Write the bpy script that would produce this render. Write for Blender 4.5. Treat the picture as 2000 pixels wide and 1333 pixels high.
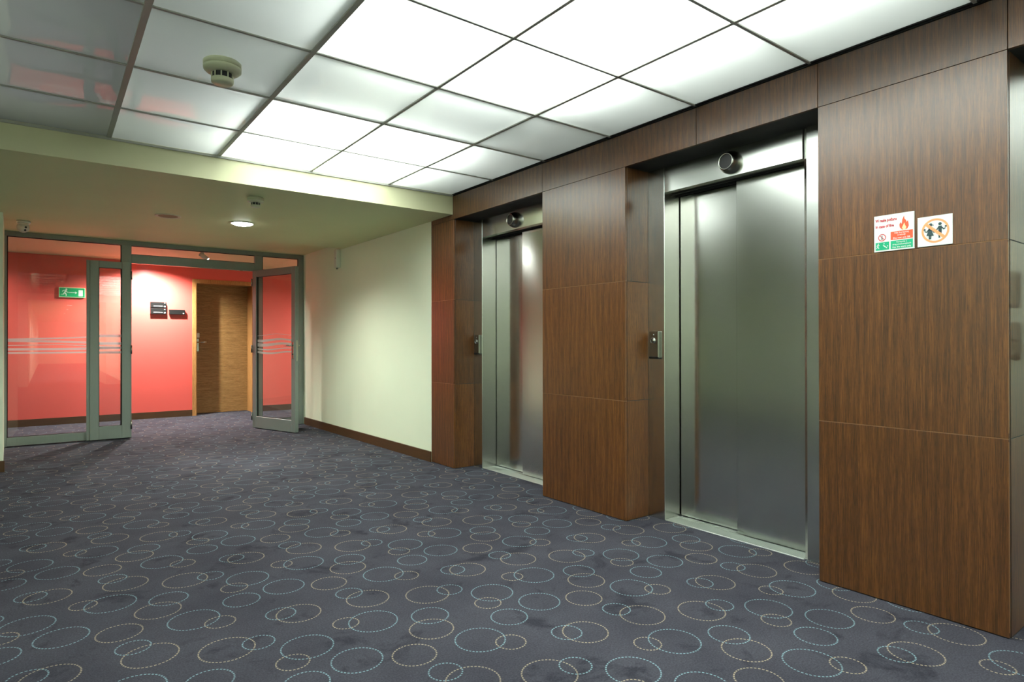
import bpy, bmesh, math, random
from mathutils import Vector, Matrix
random.seed(7)
S = bpy.context.scene
C = S.collection
for o in list(bpy.data.objects): bpy.data.objects.remove(o)

# ------------------------------------------------------------------ camera, world, exposure
CAMH = 1.12
YAW, PITCH, ROLL, FPX = 0.6456, 0.0035, -0.0015, 1203.6
def ray(x, y, z=1.0):                      # camera frame (x right, y down, z forward) -> world
    c, s = math.cos(ROLL), math.sin(ROLL); x, y = x*c + y*s, -x*s + y*c
    c, s = math.cos(PITCH), math.sin(PITCH); y, z = y*c - z*s, z*c + y*s
    c, s = math.cos(YAW), math.sin(YAW)
    return Vector((x*c + z*s, -x*s + z*c, -y))
cam = bpy.data.cameras.new('camera'); cam.sensor_width = 36; cam.lens = FPX/2000*36
cam.clip_start = 0.02; cam.clip_end = 200
co = bpy.data.objects.new('camera', cam); C.objects.link(co)
r, u, b = ray(1, 0, 0), ray(0, -1, 0), -ray(0, 0, 1)
co.matrix_world = Matrix(((r.x, u.x, b.x, 0), (r.y, u.y, b.y, 0), (r.z, u.z, b.z, CAMH), (0, 0, 0, 1)))
S.camera = co
w = bpy.data.worlds.new('world'); S.world = w; w.use_nodes = True
w.node_tree.nodes['Background'].inputs[0].default_value = (0.9, 0.95, 1, 1)
w.node_tree.nodes['Background'].inputs[1].default_value = 0.02
S.view_settings.view_transform = 'Standard'
S.view_settings.look = 'None'
S.view_settings.gamma = 1
S.view_settings.use_curve_mapping = False
S.view_settings.exposure = 0.0

# light tubes and added fill lights in the void above the translucent ceiling (they light the film panels from above)
def area(name, x0, x1, y0, y1, z, power, col=(0.93, 1, 0.965)):
    l = bpy.data.lights.new(name, 'AREA'); l.shape = 'RECTANGLE'; l.size = x1-x0; l.size_y = y1-y0
    l.energy = power; l.color = col
    o = bpy.data.objects.new(name, l); C.objects.link(o); o.location = ((x0+x1)/2, (y0+y1)/2, z)
    return o
PL = 66.0                                  # watts per square metre of lit void
area('ceiling_tube_and_fill_light', 1.07, 2.28, 3.56, 4.66, 2.63, PL*1.21*1.10)
area('ceiling_tube_and_fill_light', 1.10, 2.28, 0.05, 2.64, 2.63, PL*1.18*2.59)
area('ceiling_tube_and_fill_light', 1.10, 2.28, -2.9, -0.05, 2.63, PL*1.18*2.85*0.55)
area('ceiling_tube_and_fill_light', -1.5, 0.2, 0.2, 4.5, 2.72, PL*0.10)  # weak fill added over the unlit panels, standing in for spill
area('ceiling_tube_and_fill_light', -2.9, -1.68, -2.9, 2.4, 2.63, PL*1.22*5.3*0.55)  # added out of view to brighten the left wall mirrored in the lifts
def spot(name, loc, target, power, angle, blend=0.6, size=0.03, col=(1, 1, 0.96)):
    l = bpy.data.lights.new(name, 'SPOT'); l.energy = power; l.spot_size = math.radians(angle); l.spot_blend = blend
    l.shadow_soft_size = size; l.color = col
    o = bpy.data.objects.new(name, l); C.objects.link(o); o.location = loc
    o.rotation_euler = (Vector(target)-Vector(loc)).to_track_quat('-Z', 'Y').to_euler()
    return o

# ------------------------------------------------------------------ geometry helpers
def tag(o, label=None, cat=None, group=None, kind=None):
    if label: o['label'] = label
    if cat: o['category'] = cat
    if group: o['group'] = group
    if kind: o['kind'] = kind
    return o
def obj(name, bm, mat, parent=None, smooth=False, loc=None):
    me = bpy.data.meshes.new(name)
    bmesh.ops.recalc_face_normals(bm, faces=bm.faces)
    if smooth:
        for f in bm.faces: f.smooth = True
    bm.to_mesh(me); bm.free()
    if mat: me.materials.append(mat)
    o = bpy.data.objects.new(name, me); C.objects.link(o)
    if parent: o.parent = parent
    if loc: o.location = loc
    return o
def empty(name, loc, rz=0):
    o = bpy.data.objects.new(name, None); C.objects.link(o); o.location = loc; o.rotation_euler = (0, 0, rz)
    o.empty_display_size = 0.1
    return o
def box(bm, x0, x1, y0, y1, z0, z1, bev=0):
    vs = [bm.verts.new((x, y, z)) for x in (x0, x1) for y in (y0, y1) for z in (z0, z1)]
    q = [(0, 1, 3, 2), (4, 6, 7, 5), (0, 4, 5, 1), (2, 3, 7, 6), (0, 2, 6, 4), (1, 5, 7, 3)]
    fs = [bm.faces.new([vs[i] for i in f]) for f in q]
    if bev:
        es = {e for f in fs for e in f.edges}
        bmesh.ops.bevel(bm, geom=list(es), offset=bev, segments=1, affect='EDGES')
    return bm
def bx(*a, **k): return box(bmesh.new(), *a, **k)
def boxes(*bs):
    bm = bmesh.new()
    for b_ in bs: box(bm, *b_)
    return bm
def prism(bm, pts, z0, z1):
    a = [bm.verts.new((x, y, z0)) for x, y in pts]; b_ = [bm.verts.new((x, y, z1)) for x, y in pts]
    bm.faces.new(a); bm.faces.new(b_)
    n = len(pts)
    for i in range(n): bm.faces.new((a[i], a[(i+1) % n], b_[(i+1) % n], b_[i]))
    return bm
def lathe(bm, prof, M=None, n=28):
    """prof: (radius, height) pairs turned about local Z, M places it"""
    M = M or Matrix()
    rings = []
    for r_, h in prof:
        if r_ < 1e-6: rings.append([bm.verts.new(M @ Vector((0, 0, h)))])
        else: rings.append([bm.verts.new(M @ Vector((r_*math.cos(t), r_*math.sin(t), h))) for t in [2*math.pi*k/n for k in range(n)]])
    for a, b_ in zip(rings, rings[1:]):
        if len(a) == 1 and len(b_) == 1: continue
        for k in range(n):
            k2 = (k+1) % n
            if len(a) == 1: bm.faces.new((a[0], b_[k], b_[k2]))
            elif len(b_) == 1: bm.faces.new((a[k], a[k2], b_[0]))
            else: bm.faces.new((a[k], a[k2], b_[k2], b_[k]))
    return bm
def tube(bm, p0, p1, r0, r1=None, n=14):
    p0, p1 = Vector(p0), Vector(p1); d = p1-p0
    M = Matrix.Translation(p0) @ d.to_track_quat('Z', 'Y').to_matrix().to_4x4()
    r1 = r0 if r1 is None else r1
    return lathe(bm, [(0, 0), (r0, 0), (r1, d.length), (0, d.length)], M, n)

# ------------------------------------------------------------------ materials
def srgb(r_, g, b_):
    f = lambda c: (c/255/12.92) if c <= 10 else ((c/255+0.055)/1.055)**2.4
    return (f(r_), f(g), f(b_), 1)
class Mat:
    def __init__(s, name):
        s.m = bpy.data.materials.new(name); s.m.use_nodes = True; s.t = s.m.node_tree; s.n = s.t.nodes; s.l = s.t.links
        s.b = s.n['Principled BSDF']; s.out = s.n['Material Output']
    def new(s, typ, **k):
        n = s.n.new(typ)
        for a, v in k.items(): setattr(n, a, v)
        return n
    def link(s, a, b_): s.l.new(a, b_)
    def set(s, **k):
        for a, v in k.items(): s.b.inputs[a.replace('_', ' ')].default_value = v
    def math(s, op, a, b_=None, c=None, clamp=False):
        n = s.n.new('ShaderNodeMath'); n.operation = op; n.use_clamp = clamp
        for i, v in enumerate((a, b_, c)):
            if v is None: continue
            if isinstance(v, (int, float)): n.inputs[i].default_value = v
            else: s.l.new(v, n.inputs[i])
        return n.outputs[0]
    def pos(s, scale=(1, 1, 1), rnd=0):
        g = s.n.new('ShaderNodeNewGeometry'); m = s.n.new('ShaderNodeMapping'); m.inputs['Scale'].default_value = scale
        s.l.new(g.outputs['Position'], m.inputs['Vector'])
        if rnd:
            oi = s.n.new('ShaderNodeObjectInfo'); mm = s.n.new('ShaderNodeVectorMath'); mm.operation = 'SCALE'
            cx = s.n.new('ShaderNodeCombineXYZ')
            for i in range(3): s.l.new(oi.outputs['Random'], cx.inputs[i])
            s.l.new(cx.outputs[0], mm.inputs[0]); mm.inputs['Scale'].default_value = rnd
            s.l.new(mm.outputs[0], m.inputs['Location'])
        return m.outputs[0]
    def noise(s, vec, scale, detail=3, rough=0.5, dist=0):
        n = s.n.new('ShaderNodeTexNoise'); n.inputs['Scale'].default_value = scale; n.inputs['Detail'].default_value = detail
        n.inputs['Roughness'].default_value = rough; n.inputs['Distortion'].default_value = dist
        s.l.new(vec, n.inputs['Vector']); return n.outputs['Fac']
    def ramp(s, fac, stops):
        n = s.n.new('ShaderNodeValToRGB'); s.l.new(fac, n.inputs[0]); e = n.color_ramp.elements
        e[0].position, e[0].color = stops[0]; e[1].position, e[1].color = stops[-1]
        for p, c in stops[1:-1]:
            x = e.new(p); x.color = c
        return n.outputs[0]
    def mix(s, fac, a, b_, mode='MIX'):
        n = s.n.new('ShaderNodeMix'); n.data_type = 'RGBA'; n.blend_type = mode
        for i, v in ((0, fac), (6, a), (7, b_)):
            if isinstance(v, (int, float, tuple)): n.inputs[i].default_value = v
            else: s.l.new(v, n.inputs[i])
        return n.outputs[2]
    def bump(s, h, strength, dist=0.002):
        n = s.n.new('ShaderNodeBump'); n.inputs['Strength'].default_value = strength; n.inputs['Distance'].default_value = dist
        s.l.new(h, n.inputs['Height']); s.l.new(n.outputs[0], s.b.inputs['Normal']); return n
def flat(name, col, rough=0.5, metal=0, emit=0, spec=0.5):
    m = Mat(name); m.set(Base_Color=col, Roughness=rough, Metallic=metal)
    m.b.inputs['Specular IOR Level'].default_value = spec
    if emit:
        m.b.inputs['Emission Color'].default_value = col; m.b.inputs['Emission Strength'].default_value = emit
    return m.m
def paint(name, col, rough=0.55, spec=0.35, var=0.06):
    m = Mat(name); p = m.pos()
    n = m.noise(p, 1.3, 4)
    c = m.mix(n, tuple(x*(1-var) for x in col[:3])+(1,), tuple(min(1, x*(1+var)) for x in col[:3])+(1,))
    m.link(c, m.b.inputs['Base Color']); m.set(Roughness=rough); m.b.inputs['Specular IOR Level'].default_value = spec
    m.bump(m.noise(p, 260, 2), 0.12, 0.0006)
    return m.m

CREAM = paint('cream_wall_paint', (0.82, 0.89, 0.69, 1), 0.6)
CREAMC = paint('cream_ceiling_bounce_toned', (0.68, 0.74, 0.42, 1), 0.6, 0.3)  # same cream as the walls, toned darker and greener against red bounce light
BEAMC = paint('cream_beam_toned_copy', (0.66, 0.65, 0.42, 1), 0.55)  # copy of the same cream for the beam face, without the green shift
RED = paint('coral_red_wall_paint', (0.80, 0.125, 0.100, 1), 0.30, 0.5)
WHITE = flat('white_plastic', srgb(222, 224, 208), 0.4)
OFFW = flat('cream_plastic', srgb(205, 208, 178), 0.4)
BLACKP = flat('black_plastic', srgb(22, 22, 22), 0.35)
DARKHOLE = flat('dark_gap', srgb(14, 14, 13), 0.7)
GRIDM = flat('grey_ceiling_grid_metal', srgb(172, 172, 164), 0.45, 0.0)
PARTM = None
m = Mat('grey_green_aluminium_profile'); p = m.pos((1, 1, 0.1))
m.link(m.mix(m.noise(p, 90, 2), (0.24, 0.285, 0.255, 1), (0.27, 0.315, 0.285, 1)), m.b.inputs['Base Color'])
m.set(Roughness=0.38, Metallic=0.35); PARTM = m.m
GASKET = flat('black_rubber_gasket', srgb(16, 18, 16), 0.6)
BASEB = Mat('dark_brown_skirting_board'); p = BASEB.pos((1, 1, 12))
BASEB.link(BASEB.mix(BASEB.noise(p, 6, 4), srgb(62, 42, 22), srgb(92, 62, 32)), BASEB.b.inputs['Base Color']); BASEB.set(Roughness=0.4)
BASEB = BASEB.m
CHROME = flat('satin_chrome', (0.62, 0.62, 0.57, 1), 0.22, 1.0)
CHROMED = flat('satin_chrome_dark', (0.30, 0.30, 0.27, 1), 0.25, 1.0)

def wood(name, dark, mid, light, fig=1.0, coat=0.6, rnd=7.0, horiz=False):
    m = Mat(name)
    st = (9, 9, 0.55) if not horiz else (0.8, 0.8, 14)
    p = m.pos(st, rnd)
    big = m.noise(p, 0.9 if not horiz else 3.0, 3, 0.5, 0.6)          # broad bands (stretched along the grain)
    # cathedral figure: faint distorted bands
    wv = m.new('ShaderNodeTexWave'); wv.wave_type = 'BANDS'; wv.bands_direction = 'Y' if not horiz else 'Z'
    wv.inputs['Scale'].default_value = 3.4; wv.inputs['Distortion'].default_value = 14.0*fig
    wv.inputs['Detail'].default_value = 3.0; wv.inputs['Detail Scale'].default_value = 0.35; wv.inputs['Detail Roughness'].default_value = 0.6
    m.link(m.pos((2.2, 2.2, 0.42) if not horiz else (0.6, 0.6, 9), rnd), wv.inputs['Vector'])
    fine = m.noise(m.pos((260, 260, 7) if not horiz else (9, 9, 230), rnd), 1.0, 4, 0.72)
    pores = m.noise(m.pos((420, 420, 30) if not horiz else (26, 26, 420), rnd), 1.0, 1)
    f = m.math('ADD', m.math('MULTIPLY', big, 0.15), m.math('MULTIPLY', wv.outputs['Fac'], 0.07))
    f = m.math('ADD', f, m.math('MULTIPLY', fine, 0.79))
    col = m.ramp(f, [(0.34, dark), (0.52, mid), (0.72, light)])
    pc = m.ramp(pores, [(0.56, (1, 1, 1, 1)), (0.68, (0.62, 0.58, 0.52, 1))])
    col = m.mix(0.75, col, pc, 'MULTIPLY')
    oi = m.new('ShaderNodeObjectInfo'); k = m.math('ADD', m.math('MULTIPLY', oi.outputs['Random'], 0.34), 0.83)
    cx = m.new('ShaderNodeCombineXYZ')
    for i in range(3): m.link(k, cx.inputs[i])
    col = m.mix(1.0, col, cx.outputs[0], 'MULTIPLY')
    m.link(col, m.b.inputs['Base Color'])
    m.set(Roughness=0.5); m.b.inputs['Specular IOR Level'].default_value = 0.3; m.b.inputs['Coat Weight'].default_value = coat; m.b.inputs['Coat Roughness'].default_value = 0.26
    m.b.inputs['Coat IOR'].default_value = 1.55
    m.bump(fine, 0.10, 0.0008)
    return m.m
WOOD = wood('stained_walnut_veneer', srgb(56, 30, 8), srgb(90, 52, 16), srgb(122, 76, 29), 1.0, 0.9)
OAK = wood('light_oak_veneer_horizontal_grain', srgb(118, 88, 46), srgb(158, 122, 72), srgb(192, 154, 98), 0.5, 0.15, 3.0, True)
OAKT = wood('light_oak_trim', srgb(140, 95, 50), srgb(185, 135, 78), srgb(215, 165, 105), 0.4, 0.15, 3.0)
EDGE = flat('worn_veneer_edge', srgb(118, 80, 42), 0.5)

def steel(name, base=(0.65, 0.655, 0.625, 1), rough=0.17, aniso=0.85, rot=0.25):
    m = Mat(name)
    tg = m.new('ShaderNodeTangent', direction_type='RADIAL', axis='Z'); m.link(tg.outputs[0], m.b.inputs['Tangent'])
    n = m.noise(m.pos((3, 3, 700)), 1.0, 2)
    big = m.noise(m.pos((1, 1, 1.6)), 1.6, 3)
    rr = m.math('ADD', m.math('MULTIPLY', big, 0.05), rough-0.025)
    m.link(rr, m.b.inputs['Roughness'])
    m.link(m.mix(n, tuple(x*0.93 for x in base[:3])+(1,), base), m.b.inputs['Base Color'])
    m.set(Metallic=1.0, Anisotropic=aniso); m.b.inputs['Anisotropic Rotation'].default_value = rot
    return m.m
STEEL = steel('brushed_stainless_steel')
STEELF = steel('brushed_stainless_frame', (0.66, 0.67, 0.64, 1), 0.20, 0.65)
STEELJ = steel('brushed_stainless_shaded_return', (0.46, 0.455, 0.425, 1), 0.24, 0.5)  # darker copy of the frame steel, dimmer reflections put into the colour
SILL = flat('ribbed_aluminium_sill', (0.72, 0.76, 0.72, 1), 0.32, 0.9)

def glass(name, tint=(0.97, 0.98, 0.975, 1)):
    m = Mat(name); m.n.remove(m.b)
    tr = m.new('ShaderNodeBsdfTransparent'); tr.inputs[0].default_value = tint
    gl = m.new('ShaderNodeBsdfGlossy'); gl.inputs['Roughness'].default_value = 0.0
    fr = m.new('ShaderNodeFresnel'); gg_ = m.new('ShaderNodeNewGeometry')   # same Fresnel on both faces of the thin pane
    ior = m.math('ADD', m.math('MULTIPLY', gg_.outputs['Backfacing'], 1/1.52-1.52), 1.52); m.link(ior, fr.inputs['IOR'])
    mx = m.new('ShaderNodeMixShader'); m.link(fr.outputs[0], mx.inputs[0]); m.link(tr.outputs[0], mx.inputs[1]); m.link(gl.outputs[0], mx.inputs[2])
    m.link(mx.outputs[0], m.out.inputs[0]); return m.m
GLASS = glass('clear_door_glass')
# frosted foil strips on the glass
m = Mat('frosted_foil'); m.n.remove(m.b)
d_ = m.new('ShaderNodeBsdfDiffuse'); d_.inputs[0].default_value = (0.9, 0.9, 0.9, 1)
t_ = m.new('ShaderNodeBsdfTranslucent'); t_.inputs[0].default_value = (0.9, 0.9, 0.9, 1)
x_ = m.new('ShaderNodeMixShader'); m.link(d_.outputs[0], x_.inputs[1]); m.link(t_.outputs[0], x_.inputs[2])
tr = m.new('ShaderNodeBsdfTransparent'); y_ = m.new('ShaderNodeMixShader'); y_.inputs[0].default_value = 0.62
m.link(tr.outputs[0], y_.inputs[1]); m.link(x_.outputs[0], y_.inputs[2]); m.link(y_.outputs[0], m.out.inputs[0]); FOIL = m.m

# translucent film of the luminous ceiling
def film(name, tint, trans, coat_r=0.012):
    m = Mat(name); m.n.remove(m.b)
    d = m.new('ShaderNodeBsdfDiffuse'); d.inputs[0].default_value = tuple(x*0.72 for x in tint[:3])+(1,)
    t = m.new('ShaderNodeBsdfTranslucent'); t.inputs[0].default_value = tint
    m1 = m.new('ShaderNodeMixShader'); m1.inputs[0].default_value = trans
    m.link(d.outputs[0], m1.inputs[1]); m.link(t.outputs[0], m1.inputs[2])
    g = m.new('ShaderNodeBsdfGlossy'); g.inputs['Roughness'].default_value = coat_r
    fr = m.new('ShaderNodeFresnel'); fr.inputs['IOR'].default_value = 1.65
    bp = m.new('ShaderNodeBump'); bp.inputs['Strength'].default_value = 0.35; bp.inputs['Distance'].default_value = 0.02
    m.link(m.noise(m.pos((1, 1, 1), 5.0), 3.2, 1, 0.3), bp.inputs['Height'])
    m.link(bp.outputs[0], g.inputs['Normal'])
    mx = m.new('ShaderNodeMixShader'); m.link(fr.outputs[0], mx.inputs[0]); m.link(m1.outputs[0], mx.inputs[1]); m.link(g.outputs[0], mx.inputs[2])
    m.link(mx.outputs[0], m.out.inputs[0]); return m.m
FILM = film('glossy_translucent_ceiling_film', (0.93, 0.96, 0.93, 1), 0.55)
PLEN = flat('dark_plenum_lining', (0.26, 0.27, 0.26, 1), 0.8)  # unseen lining, darkened to hold back light spill in the void

def carpet():
    m = Mat('blue_grey_carpet_with_woven_dashed_rings')
    g = m.new('ShaderNodeNewGeometry'); sp = m.new('ShaderNodeSeparateXYZ'); m.link(g.outputs['Position'], sp.inputs[0])
    X, Y = sp.outputs[0], sp.outputs[1]
    ax, ay, bx_, by = 0.82717, -0.00787, -0.00458, 0.83175
    det = ax*by-ay*bx_
    # lattice coordinates of the point
    U = m.math('ADD', m.math('MULTIPLY', X, by/det), m.math('MULTIPLY', Y, -bx_/det))
    V = m.math('ADD', m.math('MULTIPLY', X, -ay/det), m.math('MULTIPLY', Y, ax/det))
    rings = [('O', 1.054, 1.984, .078), ('B', 1.084, 1.818, .057), ('O', 1.128, 1.715, .090), ('B', 1.306, 1.936, .094),
             ('O', 1.387, 1.851, .056), ('B', 1.257, 2.232, .075), ('O', 1.203, 2.124, .085), ('B', 1.509, 2.025, .074),
             ('B', 1.702, 2.066, .088), ('B', 1.594, 2.268, .092), ('O', 1.516, 2.188, .056), ('O', 1.357, 1.593, .094),
             ('B', 1.464, 1.580, .056), ('B', 1.604, 1.781, .058), ('O', 1.665, 1.741, .087), ('B', 1.049, 2.325, .095), ('O', .958, 1.541, .050)]
    tot = {'O': None, 'B': None}
    wob = m.noise(m.pos(), 40, 1)
    for c, x, y, r_ in rings:
        cu = (x*by-y*bx_)/det; cv = (-x*ay+y*ax)/det
        fu = m.math('SUBTRACT', m.math('FRACT', m.math('SUBTRACT', U, cu-0.5)), 0.5)
        fv = m.math('SUBTRACT', m.math('FRACT', m.math('SUBTRACT', V, cv-0.5)), 0.5)
        dx = m.math('MULTIPLY', fu, ax); dy = m.math('MULTIPLY', fv, by)
        d2 = m.math('SQRT', m.math('ADD', m.math('MULTIPLY', dx, dx), m.math('MULTIPLY', dy, dy)))
        band = m.math('LESS_THAN', m.math('ABSOLUTE', m.math('SUBTRACT', d2, r_)), 0.0027)
        ang = m.math('ARCTAN2', dy, dx)
        nd = round(2*math.pi*r_/0.0128)
        dash = m.math('GREATER_THAN', m.math('SINE', m.math('MULTIPLY', ang, nd)), -0.35)
        k = m.math('MULTIPLY', band, dash)
        tot[c] = k if tot[c] is None else m.math('MAXIMUM', tot[c], k)
    p = m.pos()
    big = m.noise(p, 2.2, 4, 0.6)
    stain = m.noise(p, 3.6, 5, 0.68, 0.4)
    fibre = m.noise(p, 420, 2, 0.7)
    fib2 = m.noise(p, 150, 2, 0.6)
    base = m.ramp(big, [(0.3, (0.039, 0.038, 0.050, 1)), (0.7, (0.060, 0.059, 0.074, 1))])
    base = m.mix(m.math('MULTIPLY', m.ramp(stain, [(0.56, (0, 0, 0, 1)), (0.66, (1, 1, 1, 1))]), 0.62), base, (0.012, 0.012, 0.019, 1))
    fb = m.math('ADD', m.math('MULTIPLY', fibre, 0.7), m.math('MULTIPLY', fib2, 0.7))
    base = m.mix(1.0, base, m.ramp(fb, [(0.45, (0.55, 0.55, 0.56, 1)), (0.95, (1.45, 1.45, 1.45, 1))]), 'MULTIPLY')
    fade = m.math('MULTIPLY', m.math('ADD', big, 0.45), 0.95, clamp=True)
    col = m.mix(m.math('MULTIPLY', tot['O'], fade), base, (0.34, 0.28, 0.195, 1))
    col = m.mix(m.math('MULTIPLY', tot['B'], fade), col, (0.19, 0.30, 0.33, 1))
    m.link(col, m.b.inputs['Base Color']); m.set(Roughness=0.95); m.b.inputs['Specular IOR Level'].default_value = 0.15
    m.b.inputs['Sheen Weight'].default_value = 0.0; m.b.inputs['Sheen Roughness'].default_value = 0.5
    m.bump(fb, 0.5, 0.003)
    return m.m
CARPET = carpet()

# ------------------------------------------------------------------ the setting
XW = 2.895                 # face of the lift wall
ZC = 2.4466                # luminous ceiling
Y0 = 4.7185                # beam where the luminous ceiling ends
XL, YB = -3.0, -3.1        # left and back of the hall
def struct(name, bm, mat, parent=None, **k):
    o = obj(name, bm, mat, parent, **k)
    if not parent: o['kind'] = 'structure'
    return o
floor = struct('floor', bx(-5.2, 6.6, -26, 11.6, -0.12, 0), CARPET)
tag(floor, 'blue-grey hall carpet woven with dashed blue and tan rings')

# lift wall: core behind the veneer panels; openings for three lifts
COLS = [(4.704, 5.108), (2.660, 3.472), (0.729, 1.448), (-3.1, -0.484)]
wr = struct('wall_right', boxes(*[(XW+0.018, 3.50, a, b_, 0, 2.80) for a, b_ in COLS],
            (XW+0.018, 3.50, -0.484, 0.729, 2.2295, 2.80), (XW+0.018, 3.50, 1.448, 2.660, 2.2295, 2.80), (XW+0.018, 3.50, 3.472, 4.704, 2.2295, 2.80),
            (3.34, 3.50, -3.1, 5.108, 0, 2.80)), DARKHOLE)
tag(wr, 'lift wall clad in dark stained wood panels around three lifts')
ROWS = [(0.004, 0.753), (0.756, 1.509), (1.512, 2.2275)]
G = 0.0012
for a, b_ in COLS:
    ztop = 2.2275
    for k, (z0, z1) in enumerate(ROWS):
        top = 2.2735 if (a == 4.704 and k == 2) else z1
        obj('wood_panel', bx(XW, XW+0.018, a+G, b_-G, z0, z1, bev=0.0008), WOOD, wr)
        if a > 0: obj('wood_panel', bx(XW+0.0185, 3.1095, a-0.0005, a+0.016, z0, z1, bev=0.0008), WOOD, wr)
        if b_ < 5: obj('wood_panel', bx(XW+0.0185, 3.1095, b_-0.016, b_+0.0005, z0, z1, bev=0.0008), WOOD, wr)
for a, b_ in [(3.474, Y0-0.002), (2.130, 3.471), (1.4495, 2.127), (0.7300, 1.4465), (-0.49, 0.7275), (-1.8, -0.493), (-3.1, -1.803)]:
    obj('frieze_panel', bx(XW, XW+0.018, a, b_, 2.2295, 2.436, bev=0.0008), WOOD, wr)
obj('frieze_panel', bx(XW, XW+0.018, Y0+0.001, 5.107, 2.2295, 2.272, bev=0.0008), WOOD, wr)
# worn light edges where the panels meet the recess corners
for y in (2.660, 0.729, 4.704):
    for z0, z1 in ROWS[:2]:
        obj('panel_edge', bx(XW-0.0006, XW+0.0006, y+0.0002, y+0.0022, z0+0.02, z1-0.01), EDGE, wr)
for a, b_ in COLS[:3]:
    for z in (0.7545, 1.5105):
        obj('panel_joint', bx(XW+0.001, XW+0.017, a+0.002, b_-0.002, z-0.0013, z+0.0013), EDGE, wr)
# dark shadow trim between frieze and luminous ceiling
obj('shadow_trim', bx(XW-0.004, XW+0.018, -3.1, Y0, 2.4375, 2.4445), DARKHOLE, wr)

# cream wall between lift lobby and glass screen (very slightly out of parallel, as in the photo)
cw = struct('wall_right', prism(bmesh.new(), [(2.893, 5.108), (2.853, 8.60), (2.853, 8.80), (6.5, 8.80), (6.5, 8.95), (3.3, 8.95), (3.05, 8.70), (3.05, 5.108)], 0, 2.80), CREAM)
tag(cw, 'plain cream wall between the wood panelling and the glass doors')
bb = struct('baseboard_right', prism(bmesh.new(), [(2.879, 5.107), (2.893, 5.107), (2.853, 8.56), (2.839, 8.56)], 0, 0.098), BASEB)
tag(bb, 'dark brown skirting along the cream right wall')

# far red wall with a door recess
YR = 10.62
DX0, DX1, DZ = 1.842, 2.678, 2.072
fw = struct('wall_far', boxes((-5.2, DX0, YR, 10.96, 0, 2.80), (DX1, 6.6, YR, 10.96, 0, 2.80), (DX0, DX1, YR, 10.96, DZ, 2.80), (DX0, DX1, 10.96, 11.1, 0, 2.80)), RED)
tag(fw, 'coral red corridor wall behind the glass screen')
b1 = struct('baseboard_far', boxes((-5.2, 1.789, YR-0.014, YR, 0, 0.096), (2.731, 6.6, YR-0.014, YR, 0, 0.096)), BASEB)
tag(b1, 'brown skirting along the red wall')
d = struct('door_1', bx(DX0+0.012, DX1-0.012, 10.895, 10.935, 0.006, DZ-0.012), OAK)
tag(d, 'light oak room door with horizontal grain in the red wall', 'door')
obj('door_frame', boxes((DX0-0.053, DX0, YR-0.016, YR, 0, DZ+0.053), (DX1, DX1+0.053, YR-0.016, YR, 0, DZ+0.053), (DX0, DX1, YR-0.016, YR, DZ, DZ+0.053)), OAKT, d)
obj('jamb_lining', boxes((DX0, DX0+0.010, YR-0.01, 10.95, 0, DZ), (DX1-0.010, DX1, YR-0.01, 10.95, 0, DZ), (DX0+0.01, DX1-0.01, YR-0.01, 10.95, DZ-0.010, DZ)), OAKT, d)
obj('card_reader', bx(1.884, 1.937, 10.873, 10.895, 1.215, 1.290, bev=0.004), WHITE, d)
lp = obj('lock_plate', bx(1.886, 1.932, 10.882, 10.895, 0.995, 1.200, bev=0.003), CHROME, d)
bm = bmesh.new(); tube(bm, (1.908, 10.883, 1.140), (1.908, 10.835, 1.140), 0.011); tube(bm, (1.905, 10.838, 1.140), (2.032, 10.838, 1.146), 0.009)
obj('lever_handle', bm, CHROME, d, True)

# left side: cream return wall beside the glass screen
lw = struct('wall_left', prism(bmesh.new(), [(-0.313, 6.99), (-3.0, 6.99), (-3.0, 7.15), (-0.55, 7.15), (-0.55, 8.75), (-0.381, 8.75)], 0, 2.80), CREAM)
tag(lw, 'cream wall corner left of the glass screen')
b2 = struct('baseboard_left', bx(-3.0, -0.301, 6.976, 6.99, 0, 0.098), BASEB); tag(b2, 'brown skirting at the foot of the left cream corner')
lw2 = struct('wall_left', bx(-3.15, -3.0, -3.1, 7.15, 0, 2.80), CREAM); tag(lw2, 'cream side wall of the lift hall')
b3 = struct('baseboard_left', bx(-3.0, -2.986, -3.1, 6.976, 0, 0.098), BASEB); tag(b3, 'brown skirting of the hall side wall')
# back of the hall opens to a long corridor with downlights
wb = struct('wall_back', boxes((-3.15, -0.42, -3.25, -3.1, 0, 2.80), (-0.55, -0.42, -26, -3.25, 0, 2.5), (1.75, 1.9, -26, -3.25, 0, 2.5),
                               (1.75, 3.5, -3.25, -3.1, 0, 2.8), (-0.55, 1.9, -26.1, -25.9, 0, 2.5), (-0.42, 1.75, -3.25, -3.1, 2.27, 2.8)), CREAM)
tag(wb, 'back wall of the hall with the corridor opening behind the viewer')

# ceilings
beam = struct('ceiling', boxes((-3.15, 2.893, Y0, 7.222, 2.2726, 2.80),), CREAMC)
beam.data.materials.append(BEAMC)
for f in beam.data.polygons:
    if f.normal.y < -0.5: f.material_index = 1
tag(beam, 'lowered cream lobby ceiling with a beam edge')
cc = struct('ceiling', boxes((-5.2, 6.6, 7.224, 11.1, 2.35, 2.80)), CREAMC)
tag(cc, 'cream corridor ceiling above the glass screen')
cb = struct('ceiling', bx(-0.55, 1.9, -26, -3.25, 2.35, 2.5), CREAMC); tag(cb, 'cream ceiling of the corridor behind the viewer')
trim = struct('trim_1', bx(-3.0, 2.891, Y0-0.010, Y0-0.0005, 2.432, 2.447), GRIDM); tag(trim, 'grey edge trim where the luminous ceiling meets the beam')

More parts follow.
